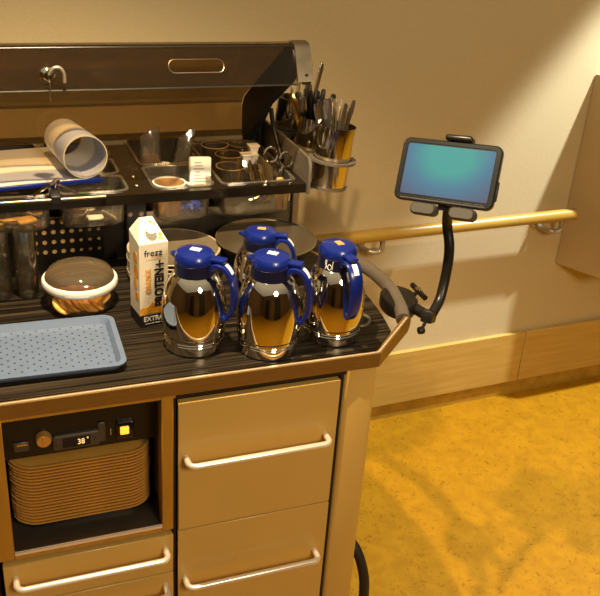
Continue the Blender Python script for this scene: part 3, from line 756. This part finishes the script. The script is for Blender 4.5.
# ------------------------------------------------------------------ clear food pans in the rack
def food_pan(key, label, depth):
    x0, x1, y0, y1 = PANS[key]; cx, cy, hx, hy = (x0 + x1) / 2, (y0 + y1) / 2, (x1 - x0) / 2, (y1 - y0) / 2
    p = thing('food_pan', label, 'food pan', (cx, cy, 1.2 - depth), 'clear food pans in the rack')
    b = BM(); d = depth
    rloft(b, 0, 0, [(hx - .016, hy - .016, .022, 0), (hx - .011, hy - .011, .022, .006), (hx - .0065, hy - .0065, .018, d + .001), (hx - .0075, hy - .0075, .018, d + .001), (hx - .0125, hy - .0125, .021, .0075), (hx - .0175, hy - .0175, .020, .002)], n=4)
    obj('tub', b, M['pan'], p, local=True)
    b = BM(); holed_plate(b, rr2(-hx + .001, hx - .001, -hy + .001, hy - .001, .016), [rr2(-hx + .0075, hx - .0075, -hy + .0075, hy - .0075, .015)], 'z', d + .0005, d + .003); obj('flange', b, M['panedge'], p, local=True, sharp=30)
    return p
food_pan('lf1', 'clear food pan with tea packets below the printed page', .084)
food_pan('lf2', 'clear food pan with steel ramekins under the rolled page', .084)
food_pan('lm', 'small clear pan in the rack right of the page roll, middle of its row', .084)
food_pan('lb1', 'clear food pan under the far left part of the printed page', .084)
food_pan('lb2', 'small clear pan at the rear of the rack behind the page roll', .084)
food_pan('rf', 'clear food pan holding the tan cup and the white sachet box', .084)
food_pan('rb', 'clear food pan with two crumpled plastic bags', .084)
food_pan('rr', 'long clear food pan with tumblers, cutlery and scissors', .084)

# contents
def cup_lathe(r0, r1, h, th=.0012): return [(0, .0008), (r0 - .002, .0008), (r0, .002), (r1, h), (r1 - th, h), (r0 - th, .004), (0, .003)]
b = BM(); lathe(b, cup_lathe(.026, .036, .075), .103, .520, 1.1195, 32); single('paper_cup', b, M['fleshcup'], 'round tan cup in the front pan beside the white sachet box', 'cup')
b = BM(); lathe(b, [(.036, 0), (.0385, .001), (.0385, .003), (.036, .0035)], .103, .520, 1.1945, 32); o = obj('rim', b, M['sticker']); pc = bpy.data.objects['paper_cup']
o.parent = pc; o.data.transform(Matrix.Translation(-pc.location))
k = thing('sachet_box', 'white printed sachet box leaning upright in the front food pan', 'box', (.178, .530, 1.158)); k.rotation_euler = (math.radians(-12), math.radians(4), math.radians(4))
b = BM(); box(b, -.026, .026, -.008, .008, 0, .088, .004, 2); obj('carton', b, M['sticker'], k, local=True)
b = BM()
random.seed(3)
for i in range(9):
    w = random.uniform(.012, .034); x0 = -.019 + random.uniform(0, .004); z = .074 - i * .0072
    box(b, x0, x0 + w, -.0086, -.008, z, z + .0022)
o = obj('printed_lines', b, mat('faded_print', (.42, .36, .27), .6), k, local=True)
for i, (x, y, r) in enumerate(((.136, .497, .4), (.142, .515, -.2))):
    b = BM(); box(b, -.014, .014, -.0012, .0012, 0, .030, .001, 1); xf(b, 0, Matrix.Translation((x, y, 1.165)) @ Matrix.Rotation(r, 4, 'Z') @ Matrix.Rotation(.4, 4, 'Y'))
    n = single('sachet', b, M['black'] if i == 0 else M['white'], ('small black sachet leaning on the white sachet box' if i == 0 else 'small white sachet leaning on the white sachet box'), 'sachet')
b = BM(); bmesh.ops.create_icosphere(b, subdivisions=3, radius=.026)
for v_ in b.verts: v_.co = Vector((v_.co.x * 1.05, v_.co.y * .8, v_.co.z * .62)) * (1 + random.uniform(-.14, .14))
xf(b, 0, Matrix.Translation((.150, .515, 1.136))); single('foil_wrap', b, M['bluewrap'], 'crumpled blue foil wrap lying in the bottom of the front pan', 'wrapper', sharp=15)
# crumpled bags
def bag(x, y, w, h, lean, label):
    b = BM(); rows = []
    for i in range(9):
        f = i / 8; row = []
        for j in range(16):
            a = 2 * PI * j / 16; rx = w * (1 - .25 * f) * (1 + random.uniform(-.08, .08)); ry = .026 * (1 - f) ** .7 + .002
            row.append((x + rx * math.cos(a) + lean * f + random.uniform(-.002, .002), y + ry * math.sin(a) + random.uniform(-.002, .002), 1.122 + h * f + (.012 * math.cos(a) * f)))
        rows.append(row)
    loft(b, rows); return single('plastic_bag', b, M['bag'], label, 'bag', 'crumpled bags in the rear pan', sharp=18)
bag(.098, .70, .030, .141, -.004, 'clear plastic bag standing at the left in the rear pan')
bag(.165, .70, .026, .136, .024, 'crumpled clear plastic bag standing beside the other bag in the rear pan')
b = BM(); box(b, .128, .160, .660, .70, 1.121, 1.150, .004, 2); single('snack_packet', b, M['black'], 'small black packet between the two clear plastic bags', 'packet')
b = BM(); box(b, .085, .125, .72, .76, 1.121, 1.19, .006, 2); single('snack_packet', b, M['packet'], 'tan snack packet behind the left plastic bag', 'packet')
# tumblers in the long pan
tb = BM(); lathe(tb, cup_lathe(.026, .034, .090), n=28)
tm = tag(obj('tumbler', tb, M['glass']), 'clear tumbler', 'tumbler', 'clear tumblers in the long pan')
for i, (x, y, lab) in enumerate(((.270, .735, 'clear tumbler at the back of the long pan nearest the plastic bags'), (.340, .735, 'clear tumbler at the back of the long pan nearest the lid hinge'), (.285, .655, 'clear tumbler in the middle of the long pan'), (.262, .565, 'clear tumbler at the front of the long pan beside the upright spoons'))):
    o = tm if i == 0 else dup(tm, (0, 0, 0)); o.location = (x, y, 1.1215); o['label'] = lab
    b = BM(); lathe(b, [(.0335, .0885), (.0352, .0888), (.0352, .0902), (.0333, .0906)], n=28); obj('rim', b, M['tansticker'], o, local=True)
# creamer cubes
for i, (x, y, z) in enumerate(((.352, .668, 1.205), (.325, .640, 1.192), (.345, .652, 1.186))):
    b = BM(); rloft(b, x, y, [(.009, .009, .003, z), (.013, .013, .004, z + .02), (.0145, .0145, .004, z + .021), (.0145, .0145, .004, z + .023)]); single('creamer_cup', b, M['white'], ['white creamer cup topmost above the upright spoons', 'lower white creamer cup on the tumbler side of the pile', 'lower white creamer cup under the topmost one'][i], 'creamer')

# cutlery ---------------------------------------------------------
def spoon_bm():
    b = BM(); L = .185
    prof = [(0, .0025, .0016), (.006, .005, .0016), (.025, .0062, .0015), (.06, .0048, .0016), (.10, .0035, .002), (.125, .0035, .002), (.135, .008, .0014), (.150, .015, .001), (.168, .0165, .001), (.180, .011, .001), (.185, .004, .001)]
    rings = []
    for s, w, t in prof:
        off = .004 * math.sin(PI * s / L) + (-.006 * math.sin(PI * (s - .125) / .06) if s > .125 else 0)
        rings.append([(-w, off - t, s), (-w * .5, off - t * 1.3, s), (w * .5, off - t * 1.3, s), (w, off - t, s), (w, off + t, s), (-w, off + t, s)])
    loft(b, rings); xf(b, 0, Matrix.Translation((0, 0, L)) @ Matrix.Rotation(PI, 4, 'X')); return b     # bowl down, handle end up
def knife_bm():
    b = BM(); rloft(b, 0, 0, [(.005, .001, .0008, 0), (.009, .001, .0008, .02), (.009, .0012, .0008, .10), (.006, .003, .002, .105), (.0075, .004, .003, .12), (.009, .0045, .003, .17), (.007, .004, .003, .19), (.003, .002, .001, .193)], n=3); return b
sp0 = tag(obj('spoon', spoon_bm(), M['cutlery']), 'steel spoon standing handle up in the front cutlery cup', 'spoon', 'spoons in the front cutlery cup')
cupobjs = []
cb = BM(); lathe(cb, [(0, 0), (.043, 0), (.0445, .002), (.0460, .145), (.0440, .145), (.0425, .005), (0, .004)], n=48)
cp0 = tag(obj('cutlery_cup', cb, M['cupsteel']), 'front steel cutlery cup in the holder, full of spoons', 'cutlery cup', 'steel cutlery cups in the side holder')
cl_ = ['', 'middle steel cutlery cup in the holder with black-handled knives', 'rear steel cutlery cup in the holder nearest the lid arm']
for i, (x, y, z) in enumerate(CUPS):
    o = cp0 if i == 0 else dup(cp0, (0, 0, 0), cl_[i]); o.location = (x, y, z + .0005); o.rotation_euler = (0, math.radians(5), 0)
random.seed(11)
def put(proto, first, ci, label, group, r=.028, dz=.004, tilt=.12, ang=None):
    x, y, z = CUPS[ci]
    a = random.uniform(0, 2 * PI) if ang is None else ang
    rr = r * math.sqrt(random.uniform(.1, 1))
    o = proto if first else dup(proto, (0, 0, 0))
    px, py = rr * math.cos(a), rr * math.sin(a)
    o.location = Vector((x + .000 + px * .30, y + py * .35, z + dz + random.uniform(0, .02)))
    o.rotation_euler = (-py / .026 * tilt * .8, px / .026 * tilt + math.radians(10), random.uniform(0, PI))
    o['label'] = label; o['group'] = group
    return o
for i in range(18): put(sp0, i == 0, 0, 'steel spoon standing handle up in the front cutlery cup', 'spoons in the front cutlery cup', ang=i * 2.4, tilt=.14)
fk = dup(sp0, (0, 0, 0)); fk.name = 'fork'; fk['category'] = 'fork'
for i in range(7): put(fk, i == 0, 2, 'steel fork standing handle up in the rear cutlery cup', 'forks in the rear cutlery cup', ang=i * 2.4 - .5, tilt=.06, r=.024)
ts = dup(sp0, (0, 0, 0)); ts.name = 'teaspoon'; ts['category'] = 'teaspoon'
for i in range(5): put(ts, i == 0, 1, 'steel teaspoon in the middle cutlery cup among black knives', 'teaspoons in the middle cutlery cup', ang=i * 2.4 + 1.2)
kn = tag(obj('knife', knife_bm(), M['black']), '', 'knife')
for i in range(7): put(kn, i == 0, 1, 'black-handled knife standing handle up in the middle cutlery cup', 'black knives in the middle cutlery cup', ang=i * 2.4, dz=.008)
gk = tag(obj('knife', knife_bm(), M['gold']), '', 'knife'); put(gk, True, 1, 'golden-handled knife standing in the middle cutlery cup', 'golden knife', r=.03, ang=-.3, tilt=.25); del gk['group']
for i, (dx, dy) in enumerate(((.010, .012), (.030, .000))):
    b = BM(); rloft(b, 0, 0, [(.006, .003, .002, 0), (.0045, .0025, .002, .12), (.007, .003, .002, .215), (.004, .002, .001, .228)], n=3)
    o = tag(obj('steel_tong', b, M['steel']), ['long steel tong arm leaning in the rear cutlery cup nearer the lid', 'long steel tong arm leaning outward in the rear cutlery cup'][i], 'tongs')
    o.location = (CUPS[2][0] + .006 + dx, CUPS[2][1] + dy - .01, CUPS[2][2] + .008); o.rotation_euler = (.02, .17 + .03 * i, .3)
# short cutlery and scissors in the long pan
for i in range(6):
    o = dup(sp0, (.318 + i * .0085, .535 + .006 * (i % 3), 1.127)); o.scale = (.8, .8, .56); o.rotation_euler = (-.25 + .05 * (i % 3), -.25 + .12 * i, .6 * i)
    o.data = o.data.copy(); o.data.materials[0] = M['chrome']; o.name = 'small_spoon'; o['category'] = 'spoon'; o['label'] = 'small steel spoon leaning in the long clear pan'; o['group'] = 'small spoons in the long pan'
s = thing('scissors', 'steel scissors standing handles up in the long clear pan', 'scissors', (.366, .520, 1.150)); s.rotation_euler = (-.30, .16, .1); s.scale = (1.1,) * 3
for sg in (-1, 1):
    b = BM(); box(b, -.004, .004, -.001, .001, 0, .055); xf(b, 0, Matrix.Rotation(sg * .16, 4, 'Y'))
    bl = obj('blade', b, M['chrome'], s, local=True)
    b = BM(); tube(b, [(.016 * math.cos(2 * PI * q / 20) + sg * .019, 0, .080 - sg * .004 + .016 * math.sin(2 * PI * q / 20)) for q in range(21)], .0028, 8); tube(b, [(sg * .008, 0, .050), (sg * .012, 0, .066)], .0028, 8); obj('finger_ring', b, M['chrome'], bl, local=True)
b = BM(); box(b, .356, .372, .49, .50, 1.121, 1.20, .002, 1); single('toothpick_pack', b, M['tansticker'], 'small tan pack among the spoons in the long pan', 'packet')

# left pans: ramekins, sachets, packets
rb = BM(); lathe(rb, cup_lathe(.021, .026, .020), n=28); rm0 = tag(obj('ramekin', rb, M['satin']), '', 'ramekin', 'steel ramekins in the pan')
for i in range(3):
    o = rm0 if i == 0 else dup(rm0, (0, 0, 0)); o.location = (-.112, .505, 1.1215 + i * .012); o['label'] = ['lowest', 'middle', 'topmost'][i] + ' steel ramekin of the small stack in the clear pan'
b = BM(); box(b, -.022, .022, -.006, .006, -.003, .003, .002, 1); xf(b, 0, Matrix.Translation((-.040, .500, 1.134)) @ Matrix.Rotation(.7, 4, 'Y') @ Matrix.Rotation(.4, 4, 'Z')); single('wrapped_straw', b, M['white'], 'white wrapped packet beside the steel ramekins', 'packet')
b = BM(); box(b, -.085, -.050, .505, .53, 1.1205, 1.126, .002, 1); single('milk_sachet', b, M['sticker'], 'pale flat sachet lying beside the ramekins in the clear pan', 'sachet')
for i, (x, y, r) in enumerate(((-.29, .53, .2), (-.255, .54, -.4), (-.22, .53, .5), (-.24, .58, .1), (-.20, .56, -.2))):
    b = BM(); box(b, -.022, .022, -.015, .015, 0, .008, .003, 2); xf(b, 0, Matrix.Translation((x, y, 1.120 + (.009 if i > 2 else 0))) @ Matrix.Rotation(r, 4, 'Z') @ Matrix.Rotation(.1, 4, 'X')); single('tea_packet', b, M['packet'], 'tan tea packet lying in the far left clear pan', 'packet', 'tea packets in the left pan')
for i, (x, y) in enumerate(((-.07, .645), (-.07, .775))):
    b = BM(); lathe(b, cup_lathe(.024, .03, .066), x, y, 1.1205, 28); single('black_cup', b, M['black'], ['black cup in the small middle pan beside the page roll', 'black cup in the rear small pan behind the page roll'][i], 'cup')

# ------------------------------------------------------------------ clipboard with curled pages
k = thing('clipboard', 'blue-edged clipboard lying on the rack under printed pages', 'clipboard', (-.22, .60, 1.204)); k.rotation_euler = (0, 0, math.radians(6))
b = BM(); box(b, -.22, .165, -.085, .175, 0, .004, .001, 1); obj('board', b, M['blue'], k, local=True)
b = BM(); box(b, -.24, .165, -.0905, -.0855, -.001, .009, .002, 2); obj('spine', b, M['blue'], k, local=True)
pg = thing('printed_pages', 'white printed pages on the clipboard with the right end curled into a roll', 'papers', (-.22, .60, 1.2085)); pg.rotation_euler = (0, 0, math.radians(6))
b = BM(); path_ = []
for i in range(10): path_.append((-.24 + .362 * i / 9, .002 + .0015 * math.sin(i * 1.3)))
th = .0022
def page_rings(R0, y):
    pth = list(path_); sk = (y + .078) * -.05
    for i in range(1, 25):
        a = -PI / 2 + 2 * PI * .99 * i / 24; rr = R0 * (1 - .03 * i / 24); pth.append((.130 + rr * math.cos(a), R0 + .003 + rr * math.sin(a)))
    n = len(pth); nor = []
    for i in range(n):
        a0, a1 = pth[max(i - 1, 0)], pth[min(i + 1, n - 1)]; dx, dz = a1[0] - a0[0], a1[1] - a0[1]; l = math.hypot(dx, dz) or 1; nor.append((-dz / l, dx / l))
    return [(p[0] + sk, y, p[1]) for p in pth] + [(p[0] + q[0] * th + sk, y, p[1] + q[1] * th) for p, q in list(zip(pth, nor))[::-1]]
loft(b, [page_rings(r, y) for r, y in ((.050, -.082), (.049, -.03), (.047, .03), (.045, .095))]); obj('curled_page', b, M['paper'], pg, local=True)
b = BM(); box(b, -.22, .10, -.08, .172, .000, .0015); obj('lower_sheet', b, M['sticker'], pg, local=True)
# metal bulldog clip on the front bar, pen
k = thing('bulldog_clip', 'black bulldog clip with steel levers on the front bar of the rack', 'clip', (-.160, .443, 1.200))
b = BM(); prism(b, [(.428, 1.196), (.428, 1.212), (.448, 1.222), (.468, 1.208), (.468, 1.201)], 'x', -.170, -.150, .001); obj('spring', b, M['black'], k)
b = BM(); tube(b, [(-.158, .448, 1.219), (-.152, .446, 1.242), (-.160, .446, 1.240), (-.204, .453, 1.208)], .0036, 8, 3); obj('lever', b, M['chrome'], k)
b = BM(); tube(b, [(-.156, .448, 1.234), (-.148, .446, 1.230), (-.112, .452, 1.208)], .003, 8, 3); obj('lever', b, M['steel_dark'], k)
b = BM(); tube(b, [(-.315, .52, 1.150), (-.235, .50, 1.172)], .004, 10); single('pen', b, M['white'], 'white pen in the far left clear pan beside the tea packets', 'pen')

# ------------------------------------------------------------------ tablet and its clamp mount
TU = Vector((.6656, -.7405, .0926)).normalized(); TN_ = Vector((-.693, -.5673, .4449)).normalized(); TV = TN_.cross(TU).normalized(); TU = TV.cross(TN_)
TC = Vector((.6324, .1903, 1.2998))
TM = Matrix.Identity(4)
for i in range(3): TM[i][0], TM[i][1], TM[i][2] = TU[i], TV[i], TN_[i]
tb_ = thing('tablet', 'tablet in a thick black case with blue-green screen on the bent mount', 'tablet', TC)
tb_.rotation_euler = TM.to_euler(); tb_.scale = (1.03, 1.03, 1.03)
b = BM(); rloft(b, 0, 0, [(.103, .063, .014, -.015), (.1075, .067, .016, -.011), (.1075, .067, .016, -.001), (.105, .0645, .014, .002), (.098, .0575, .009, .002), (.0975, .057, .008, .0008)]); obj('case', b, M['screenframe'], tb_, local=True)
b = BM(); rloft(b, 0, .001, [(.0945, .0535, .004, .0), (.0945, .0535, .004, .0014)]); obj('screen', b, M['screen'], tb_, local=True)
b = BM(); box(b, .1065, .111, -.046, -.005, -.010, -.002, .0015, 1); obj('side_button', b, M['screenframe'], tb_, local=True)
b = BM(); box(b, -.092, .092, -.0635, -.060, .0015, .0035, .001, 1); obj('glossy_edge', b, M['grip'], tb_, local=True)
mt = thing('tablet_mount', 'black gooseneck tablet mount clamped to the grey push rail', 'mount', (.575, .21, .965))
def tl(bm): xf(bm, 0, Matrix.Translation(TC) @ TM); return bm
b = BM(); rloft(b, 0, 0, [(.040, .030, .012, -.030), (.040, .030, .012, -.0165)]); box(b, -.012, .012, -.078, .076, -.028, -.0165); obj('cradle_plate', tl(b), M['black'], mt)
b = BM(); box(b, -.018, .042, .0700, .083, -.024, .008, .005, 3); obj('top_jaw', tl(b), M['black'], mt)
for x in (-.036, .050):
    b = BM(); rloft(b, x + .0, -.0835, [(.027, .010, .008, -.022), (.029, .013, .010, -.012), (.029, .013, .010, .006), (.025, .010, .008, .013)]); obj('support_foot', tl(b), M['grip'], mt)
back = TC - TN_ * .022 - TV * .03 + TU * .008
b = BM(); tube(b, [back, back - TN_ * .006 - TV * .03, (.660, .205, 1.175), (.667, .195, 1.13), (.667, .188, 1.09), (.660, .180, 1.04), (.645, .165, 1.004), (.618, .143, .985)], .0115, 14, 6); obj('gooseneck', b, M['black'], mt)
b = BM(); box(b, -.020, .020, -.013, .013, -.014, .014, .003, 2); xf(b, 0, Matrix.Translation((.607, .138, .982)) @ Matrix.Rotation(.75, 4, 'Z') @ Matrix.Rotation(.35, 4, 'Y')); obj('elbow_block', b, M['black'], mt)
b = BM(); lathe(b, [(0, -.006), (.008, -.006), (.009, 0), (.008, .006), (0, .006)], n=16); xf(b, 0, Matrix.Translation((.572, .105, .968)) @ Matrix.Rotation(PI / 2, 4, 'Y')); tube(b, [(.572, .105, .968), (.60, .132, .98)], .004, 8); obj('lock_nut', b, M['black'], mt)
b = BM(); tube(b, [(.592, .20, .980), (.600, .165, .980), (.606, .14, .982)], .013, 12); obj('connector', b, M['black'], mt)
# clamp body below and round the rail
ra = Vector((.556, .18, .987)); rb_ = Vector((.573, .26, .988)); rd = (rb_ - ra).normalized()
CM = Matrix.Translation((.572, .222, .9875)) @ Matrix.Rotation(math.atan2(rd.y, rd.x), 4, 'Z')
b = BM()
loft(b, [[(rx * math.cos(2 * PI * i / 40), ry * math.sin(2 * PI * i / 40), z) for i in range(40)] for rx, ry, z in ((.040, .026, -.030), (.054, .038, -.026), (.058, .043, -.018), (.058, .043, .003), (.054, .040, .008), (.040, .028, .010))])
xf(b, 0, CM); obj('clamp_jaw', b, M['black'], mt)
b = BM(); tube(b, [(.590, .215, .985), (.624, .228, .998)], .0055, 10); tube(b, [(.6245, .194, .998), (.6265, .262, .999)], .0068, 10); obj('clamp_screw', b, M['blackgloss'], mt)
b = BM(); lathe(b, [(0, 0), (.0075, 0), (.0075, .004), (0, .004)], n=14); xf(b, 0, Matrix.Translation((.622, .227, 1.0035))); obj('screw_disc', b, M['satin'], mt)

# ------------------------------------------------------------------ light
def lamp(kind, loc, energy, col, size=.1, target=None, **kw):
    l = bpy.data.lights.new('ceiling_and_fill_lamp', kind); l.energy = energy; l.color = col
    if kind == 'AREA': l.shape = 'DISK'; l.size = size
    else: l.shadow_soft_size = size
    for q, v_ in kw.items(): setattr(l, q, v_)
    o = bpy.data.objects.new('ceiling_and_fill_lamp', l); COL.objects.link(o); o.location = loc
    d = (Vector(target) - Vector(loc)) if target else Vector((0, 0, -1))
    o.rotation_euler = d.to_track_quat('-Z', 'Y').to_euler()
    return o
lamp('SPOT', (2.5, .50, 2.85), 640, (.86, .96, 1), .04, spot_size=math.radians(77), spot_blend=.22)
lamp('SPOT', (-.12, -.02, 2.5), 200, (1, .80, .50), .022, spot_size=math.radians(104), spot_blend=.7)
lamp('AREA', (.6, -2.6, 2.6), 56, (1, .83, .58), .8, target=(.4, .5, .7))  # added front fill, not an actual ceiling fitting

w = bpy.data.worlds.new('world'); S.world = w; w.use_nodes = True
N = w.node_tree.nodes; L = w.node_tree.links; bg = N['Background']
tc = N.new('ShaderNodeTexCoord'); sp = N.new('ShaderNodeSeparateXYZ'); L.new(tc.outputs['Generated'], sp.inputs[0])
cr = N.new('ShaderNodeValToRGB'); e = cr.color_ramp.elements
e[0].position = .0; e[0].color = (.10, .06, .02, 1); e[1].position = .75; e[1].color = (.93, .78, .52, 1)
L.new(sp.outputs['Z'], cr.inputs['Fac']); L.new(cr.outputs['Color'], bg.inputs['Color']); bg.inputs['Strength'].default_value = .48

S.cycles.transparent_max_bounces = 32
S.view_settings.view_transform = 'Standard'; S.view_settings.look = 'None'
S.view_settings.exposure = .05; S.view_settings.gamma = .93
